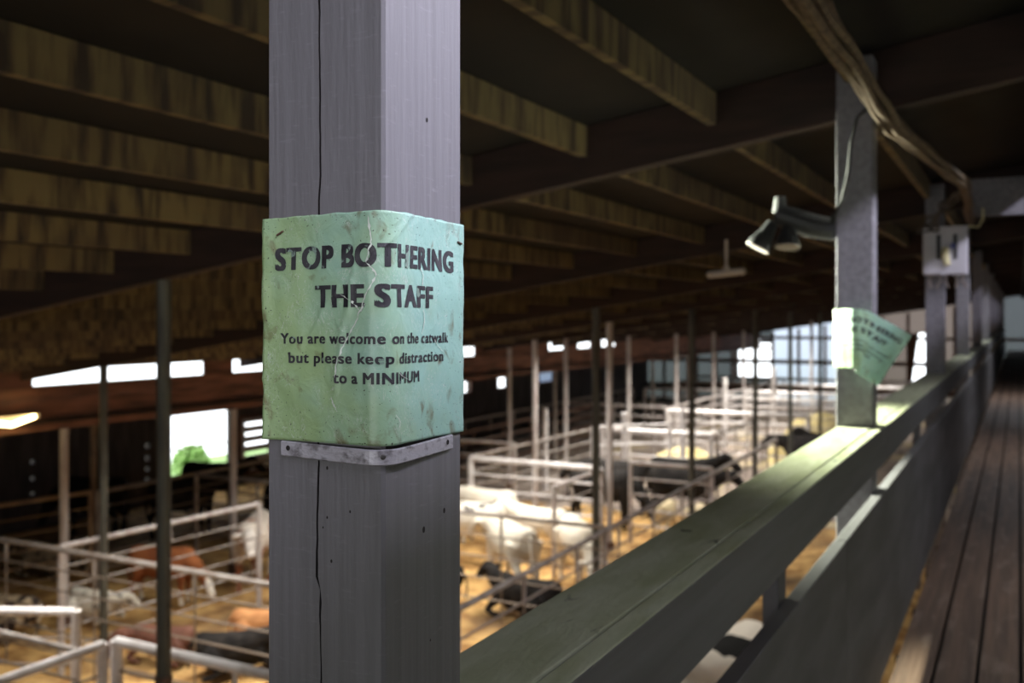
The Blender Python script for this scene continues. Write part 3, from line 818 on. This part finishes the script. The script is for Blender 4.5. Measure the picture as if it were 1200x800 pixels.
# ------------------------------------------------------------------ pen fences
def fence(label, a, b, m='pipe_mid', h=1.5, n=6, rt=.034, r=.013, struts=True, ends=(True, True), mesh_wires=0, mlow=None, base=0.0, lowbars=None):
    a = Vector((a[0], a[1], G)); b = Vector((b[0], b[1], G))
    d = b - a; L = d.length
    t = thing('pen_fence', label, 'fence', a, math.atan2(d.y, d.x), 'pipe fences of the pens')
    mm = M[m]; ml = M[mlow] if mlow else mm
    obj('top_rail', newtube([(0, 0, h), (L, 0, h)], rt, 10), mm, t)
    for k in range(1, n):
        z = h * (1 - k / n)
        obj('rail', newtube([(0, 0, z), (L, 0, z)], r, 6), ml, t)
    for e, x in zip(ends, (0, L)):
        if e: obj('fence_post', newtube([(x, 0, -.05), (x, 0, h + .01)], rt * 1.15, 10), mm, t)
    k = max(1, round(L / 1.5))
    for i in range(1, k):
        x = L * i / k
        if struts: obj('strut', newtube([(x, 0, h * (1 - 1 / n)), (x, 0, h)], .022, 6), mm, t)
        obj('stay', newtube([(x, 0, 0), (x, 0, h * (1 - 1 / n))], .011, 6), ml, t)
    for i in range(mesh_wires):
        x = L * (i + .5) / mesh_wires
        obj('wire', newtube([(x, 0, .05), (x, 0, h - .05)], .007, 4), ml, t)
    return t
# near pens on the left
fence('dull pipe fence across the straw behind the three nearest rails on the left', (-14.5, 7.8), (-4.8, 7.8), 'pipe_mid', mlow='wire', ends=(True, True))
fence('pipe fence running away from the camera behind the brown calf', (-10.37, 7.9), (-10.12, 11.1), 'pipe_pale', mlow='pipe_mid')
fence('rusty tan pipe fence running back into the shadow at the far left', (-13.6, 8.6), (-13.2, 10.6), 'pipe_tan', ends=(False, True))
fence('dim pipe fence in the shadow below the bright shed opening', (-13.1, 10.65), (-13.1, 16.5), 'pipe_mid', mlow='wire')
fence('dim cross fence under the eave beam behind the brown calf', (-13.0, 12.65), (-10.15, 12.65), 'pipe_mid', mlow='wire')
fence('pipe fence whose rails slope down to the right in the lower left corner', (-9.2, 5.5), (-7.03, 5.5), 'pipe_mid', rt=.03, mlow='wire', ends=(True, False))
fence('bright thick rail fence beside the foot of the closest pole', (-6.92, 5.82), (-4.2, 5.82), 'pipe_white', rt=.045, mlow='wire')
fence('pale rail fence coming towards the camera in the lower left corner', (-6.95, 2.8), (-6.95, 5.70), 'pipe_white', rt=.04, mlow='wire')
fence('swing gate with a bright white top bar at the left edge', (-9.3, 5.60), (-7.95, 6.22), 'pipe_white', rt=.04, mlow='wire')
# right of the big post
fence('long pipe fence running away along the pole row nearest the catwalk', (-4.77, 7.95), (-4.95, 22.5), 'pipe_mid', mlow='wire', n=5)
fence('pipe fence between the white cattle and the black cattle, running away', (-6.82, 14.5), (-6.8, 16.5), 'pipe_pale', mlow='pipe_mid', n=5)
fence('dim cross fence in front of the white cattle', (-9.6, 12.0), (-4.9, 12.0), 'pipe_mid', mlow='wire', n=5, rt=.028)
fence('bright white cross fence directly behind the white cattle', (-9.66, 16.65), (-6.9, 16.65), 'pipe_white', rt=.055, r=.024, n=5)
fence('pipe cross fence in the black cattle pen beside the pole with a rusty foot', (-6.65, 17.6), (-5.05, 17.6), 'pipe_pale', r=.02, n=5)
fence('pale cross fence behind the bright white one, further left', (-13.1, 19.0), (-9.9, 19.0), 'pipe_pale', r=.022, n=5)
fence('pale cross fence behind the black cattle', (-9.3, 22.6), (-6.5, 22.6), 'pipe_white', rt=.055, r=.026, n=5)
fence('fence running away behind the white cattle pen', (-9.75, 16.8), (-9.5, 22.5), 'pipe_mid', r=.02, n=5)
fence('short pale fence rising to the right beside a pair of posts', (-8.8, 20.8), (-7.4, 22.2), 'pipe_white', r=.026, n=4, h=1.75)
fence('far white cross fence right of the middle pole row', (-9.4, 28.0), (-5.3, 28.2), 'pipe_white', rt=.06, r=.028, n=5)
fence('far pinkish cross fence left of the middle pole row', (-13.2, 28.9), (-9.75, 28.9), 'pipe_pale', rt=.045, r=.028, n=5)
fence('black cattle pen side fence with close upright wires', (-6.4, 22.75), (-6.4, 27.9), 'pipe_mid', r=.02, n=5, mesh_wires=16)
fence('wire panel fence in the far pens nearest the hay', (-7.6, 30.5), (-4.2, 30.5), 'pipe_pale', r=.02, n=5, mesh_wires=24)
fence('wire panel fence in the far pens, second row back', (-9.3, 33.9), (-4.2, 33.9), 'pipe_white', rt=.05, r=.03, n=5, mesh_wires=26)
fence('pale cross fence in the far pens, third row back, left of the middle poles', (-13.2, 36.5), (-9.9, 36.5), 'pipe_pale', rt=.06, r=.03, n=5)
fence('pale cross fence in the far pens, third row back, right of the middle poles', (-9.2, 36.5), (-4.1, 36.5), 'pipe_white', rt=.06, r=.03, n=5)
fence('pale cross fence in the far pens, fourth row back, left of the middle poles', (-13.2, 41.0), (-9.9, 41.0), 'pipe_pale', rt=.06, r=.03, n=5)
fence('pale cross fence in the far pens, fourth row back, right of the middle poles', (-9.2, 41.0), (-3.8, 41.0), 'pipe_white', rt=.06, r=.03, n=5)
fence('last pale cross fence before the end wall', (-14, 45.0), (-2.0, 45.0), 'pipe_pale', rt=.06, r=.03, n=5)
fence('long dim fence down the shed along the left wall', (-13.2, 16.6), (-13.5, 36), 'pipe_mid', r=.02, n=5)
fence('far fence running away along the middle pole row', (-9.6, 28.9), (-9.5, 44.7), 'pipe_pale', r=.026, n=5)
fence('far fence running away along the pole row nearest the catwalk', (-4.0, 28.4), (-3.3, 44.7), 'pipe_pale', r=.026, n=5)
fence('low rusty fence between the shed and the middle pens', (-12.0, 19.2), (-12.0, 28.7), 'rust', r=.02, n=5)
# tall gate posts
for (x, y, h, lab) in ((-10.6, 22.0, 2.0, 'white gate post standing alone behind the white cross fence'), (-8.45, 21.95, 2.0, 'white gate post, left of a close pair'), (-7.3, 22.9, 2.05, 'white gate post, right of a close pair'),
                       (-8.6, 31.5, 2.3, 'tall white post in the far pens'), (-7.9, 35.5, 2.5, 'taller white post in the farthest pens')):
    tag(obj('gate_post', newtube([(0, 0, -.05), (0, 0, h)], .075, 12), M['pipe_white'], loc=(x, y, G)), lab, 'post')

# hay heaps
def heap(x, y, rx, ry, h, label, seed, m='straw_heap'):
    bm = bmesh.new(); n = 28; V = []
    for i in range(n + 1):
        row = []
        for j in range(n + 1):
            a, b = -1 + 2 * i / n, -1 + 2 * j / n
            q = max(0, 1 - (a * a + b * b))
            z = h * q ** .6 + (.10 * noise.noise(Vector((a * 3 + seed, b * 3, 0))) + .05 * noise.noise(Vector((a * 9, b * 9, seed)))) * min(1, q * 3)
            row.append(bm.verts.new((a * rx, b * ry, z - .06)))
        V.append(row)
    for i in range(n):
        for j in range(n): bm.faces.new((V[i][j], V[i + 1][j], V[i + 1][j + 1], V[i][j + 1]))
    tag(obj('hay_heap', bm, M[m], loc=(x, y, G), smooth=True), label, 'hay', kind='stuff')
heap(-5.7, 29.85, 1.2, .55, .95, 'yellow-green heap of hay in front of the wire panels', 1)
heap(-5.8, 32.85, 1.3, .7, 1.2, 'yellow-green heap of hay against the second row of wire panels', 5)
heap(-7.95, 25.3, 1.2, .8, .85, 'cream heap of hay behind the black cattle', 9)
heap(-8.0, 10.6, .7, .5, .16, 'low mound of straw between the lying calves', 12)

# shrubs outside the shed opening
def shrub(x, y, r, label, seed):
    rs = random.Random(seed)
    t = thing('shrub', label, 'shrub', (x, y, G - .2))
    bm = bmesh.new()
    for k in range(420):
        p = Vector((rs.gauss(0, 1), rs.gauss(0, 1), rs.gauss(0, 1))).normalized() * r * rs.uniform(.5, 1) + Vector((0, 0, r * .9))
        d = Vector((rs.uniform(-1, 1), rs.uniform(-1, 1), rs.uniform(-1, 1))).normalized() * .14; e = d.orthogonal().normalized() * .06
        bm.faces.new([bm.verts.new(p - d), bm.verts.new(p + e), bm.verts.new(p + d), bm.verts.new(p - e)])
    obj('foliage', bm, M['leaf'], t); obj('stem', newtube([(0, 0, 0), (0, .05, r)], [.06, .03], 6), M['rust'], t)
shrub(-20.6, 19.85, .5, 'sunlit green shrub outside, right side of the bright shed opening', 3)
shrub(-21.2, 18.0, .3, 'sunlit green shrub outside, left side of the bright shed opening', 4)

# ------------------------------------------------------------------ cattle
def cow_mesh(name, head='up', lying=False, turn=0.0, width=1.0):
    bm = bmesh.new()
    dz = -.40 if lying else 0
    loft(bm, [(-.70, .93 + dz, .07, .10), (-.67, .91 + dz, .17 * width, .19), (-.55, .87 + dz, .23 * width, .27), (-.30, .81 + dz, .27 * width, .30), (0, .78 + dz, .30 * width, .325),
              (.25, .80 + dz, .27 * width, .32), (.45, .84 + dz, .22 * width, .30), (.58, .88 + dz, .16, .23), (.64, .9 + dz, .09, .13)])
    def T(pts, r, n=10): tube(bm, pts, r, n)
    ct, st = math.cos(turn), math.sin(turn)
    def H(x, y, z):          # head space: pivot at the shoulder, turned sideways
        X = x - .55
        return (.55 + X * ct - y * st, X * st + y * ct, z + dz)
    if head == 'up':
        T([(.40, 0, .92 + dz), H(.66, 0, 1.02), H(.86, 0, 1.14)], [.23, .165, .125], 12)
        T([H(.80, 0, 1.20), H(.90, 0, 1.17), H(1.04, 0, 1.06), H(1.17, 0, .95), H(1.22, 0, .915)], [.085, .118, .098, .080, .06], 12)
        ears = [H(.83, s * .12, 1.19) for s in (-1, 1)], [H(.81, s * .27, 1.16) for s in (-1, 1)]
    elif head == 'level':
        T([(.40, 0, .90 + dz), H(.66, 0, .95), H(.88, 0, .97)], [.23, .165, .12], 12)
        T([H(.82, 0, 1.03), H(.93, 0, .99), H(1.06, 0, .87), H(1.16, 0, .75), H(1.19, 0, .71)], [.08, .115, .096, .08, .06], 12)
        ears = [H(.86, s * .12, 1.01) for s in (-1, 1)], [H(.83, s * .27, .98) for s in (-1, 1)]
    else:
        T([(.40, 0, .88 + dz), H(.68, 0, .76), H(.86, 0, .56)], [.22, .155, .115], 12)
        T([H(.83, 0, .62), H(.90, 0, .52), H(.99, 0, .36), H(1.05, 0, .22), H(1.06, 0, .17)], [.08, .112, .095, .08, .06], 12)
        ears = [H(.84, s * .12, .60) for s in (-1, 1)], [H(.80, s * .26, .62) for s in (-1, 1)]
    for a, b in zip(*ears):
        m = [(a[i] + b[i]) / 2 for i in range(3)]
        T([a, m, b], [.03, .055, .022], 8)
    if not lying:
        for s in (-1, 1):
            T([(.40, s * .13, .80), (.42, s * .15, .56), (.43, s * .15, .36), (.42, s * .15, .12), (.43, s * .15, .07), (.445, s * .15, .0)], [.12, .085, .056, .042, .05, .056], 10)
            T([(-.48, s * .13, .88), (-.45, s * .16, .66), (-.50, s * .16, .52), (-.60, s * .155, .40), (-.575, s * .155, .12), (-.565, s * .155, .07), (-.55, s * .155, .0)], [.19, .13, .085, .058, .044, .05, .056], 10)
        T([(-.66, 0, 1.02), (-.735, 0, .96), (-.75, 0, .75), (-.745, 0, .55), (-.74, 0, .38)], [.04, .032, .028, .035, .022], 8)
    else:
        for s in (-1, 1):
            T([(.42, s * .16, .40), (.58, s * .24, .20), (.66, s * .27, .10), (.52, s * .30, .06), (.36, s * .31, .05)], [.12, .075, .055, .045, .05], 10)
            T([(-.48, s * .2, .42), (-.30, s * .32, .26), (-.16, s * .36, .14), (-.36, s * .40, .07), (-.52, s * .40, .05)], [.19, .14, .085, .05, .05], 10)
        T([(-.66, 0, .62), (-.76, .02, .5), (-.80, .06, .25), (-.78, .14, .08)], [.04, .032, .03, .03], 8)
    bmesh.ops.recalc_face_normals(bm, faces=bm.faces)
    me = bpy.data.meshes.new(name + '_raw'); bm.to_mesh(me); bm.free()
    o = bpy.data.objects.new('raw', me); COL.objects.link(o)
    r = o.modifiers.new('r', 'REMESH'); r.mode = 'VOXEL'; r.voxel_size = .024
    s = o.modifiers.new('s', 'SMOOTH'); s.factor = .5; s.iterations = 5
    dg = bpy.context.evaluated_depsgraph_get(); dg.update()
    out = bpy.data.meshes.new_from_object(o.evaluated_get(dg)); out.name = name
    bpy.data.objects.remove(o); bpy.data.meshes.remove(me)
    for p in out.polygons: p.use_smooth = True
    out.materials.clear(); out.materials.append(None)
    return out
COW = {'up': cow_mesh('cow_up'), 'level': cow_mesh('cow_level', 'level', turn=.35), 'down': cow_mesh('cow_down', 'down', turn=-.2), 'lie': cow_mesh('cow_lie', 'level', True, .6), 'lieup': cow_mesh('cow_lieup', 'up', True, -.4)}
def cow(shape, x, y, heading, m, label, sc=1.0, name='cow', group=None):
    o = bpy.data.objects.new(name, COW[shape]); COL.objects.link(o)
    o.location = (x, y, G - .01); o.rotation_euler = (0, 0, math.radians(heading)); o.scale = (sc, sc, sc)
    o.material_slots[0].link = 'OBJECT'; o.material_slots[0].material = M[m]
    tag(o, label, 'cow', group); return o
# headings in degrees from +X (towards the catwalk); +90 runs away along the catwalk
WG = 'white cattle'
cow('level', -7.1, 13.5, 143, 'white', 'cream white cow standing in front of the others, looking left', .98, group=WG)
cow('down', -6.2, 14.15, -48, 'white', 'cream white cow with a lowered head, right of the front one', .97, group=WG)
cow('up', -8.65, 14.82, 185, 'whiteblackface', 'white cow with grey patches standing just behind the front pair, left of them', .95, group=WG)
cow('level', -9.0, 16.05, 175, 'white', 'white cow by the edge of the big post at the back of the white cattle', .95, group=WG)
cow('up', -7.6, 15.42, 175, 'white', 'white cow with a raised head at the back of the white cattle', .85, group=WG)
cow('down', -7.7, 16.2, 0, 'blackface', 'black cow with a white face behind the white cattle', .7)
cow('lie', -8.0, 12.55, 195, 'blackface', 'black calf with a pale face lying by the edge of the big post', .75)
cow('lieup', -6.3, 12.43, 178, 'black', 'black calf lying in front of the white cattle', .8)
BG = 'black cattle'
cow('down', -7.6, 18.6, 5, 'black', 'black cow in the pen behind the pole with a rusty foot, leftmost there', 1.05, group=BG)
cow('level', -6.2, 19.6, 10, 'black', 'black cow in the middle of the black cattle pen', 1.05, group=BG)
cow('up', -6.65, 20.9, 5, 'black', 'black cow at the right end of the black cattle pen', 1.05, group=BG)
cow('level', -7.9, 20.0, 190, 'black', 'black cow at the back of the black cattle pen, facing the shed', 1.05, group=BG)
cow('level', -4.85, 25.95, 170, 'black', 'black cow standing near the hay in the far pens', 1.1, group=BG)
cow('up', -4.4, 26.9, 175, 'black', 'black cow beside the far white cross fence', 1.05, group=BG)
cow('level', -6.15, 18.25, 95, 'cream', 'tan cream calf seen from behind beside the rusty pole foot', .6, name='calf')
cow('down', -5.55, 18.25, 85, 'cream', 'tan cream calf with a lowered head next to the other cream calf', .6, name='calf')
# left
cow('down', -11.45, 10.5, 20, 'red', 'red-brown calf standing with a white face lowered to the straw', .76, name='calf')
cow('level', -10.95, 11.9, 300, 'hereford', 'roan cow with a white face standing beside the big post', .98)
cow('lie', -9.1, 11.2, 160, 'redlie', 'red-brown cow lying against the edge of the big post below the roan cow', .85)
cow('lie', -9.55, 8.75, 200, 'brownhide', 'dark brown calf lying on the straw, left of the black one', .6, name='calf')
cow('lieup', -8.45, 8.85, 40, 'black', 'black calf lying on the straw in the nearest pen', .7, name='calf')
cow('lie', -8.9, 9.85, 25, 'tanwhite', 'tan calf with a white head lying behind the black calf', .6, name='calf')
cow('lie', -14.3, 10.75, 195, 'speckled', 'speckled pale cow lying at the far left edge', .8)
cow('lieup', -12.2, 8.4, 190, 'speckled', 'speckled cow lying next to the one at the far left edge', .8)
cow('lie', -11.7, 9.45, 5, 'whiteblackface', 'lying calf with a white face behind the second dark pole', .6, name='calf')
cow('up', -15.8, 15.9, 20, 'black', 'black cow standing in front of the bright shed opening', 1.0, group=BG)
cow('level', -14.6, 13.9, 75, 'black', 'black cow in the shadow below the bright shed opening', 1.05, group=BG)
cow('down', -16.2, 13.0, 200, 'black', 'black cow in the dark shed at the far left', 1.05, group=BG)
cow('level', -12.0, 14.3, 10, 'black', 'black cow in the shadow behind the roan cow', 1.05, group=BG)
cow('down', -2.45, 9.0, 262, 'holstein', 'black and white cow seen from above through the gap in the railing', 1.15)
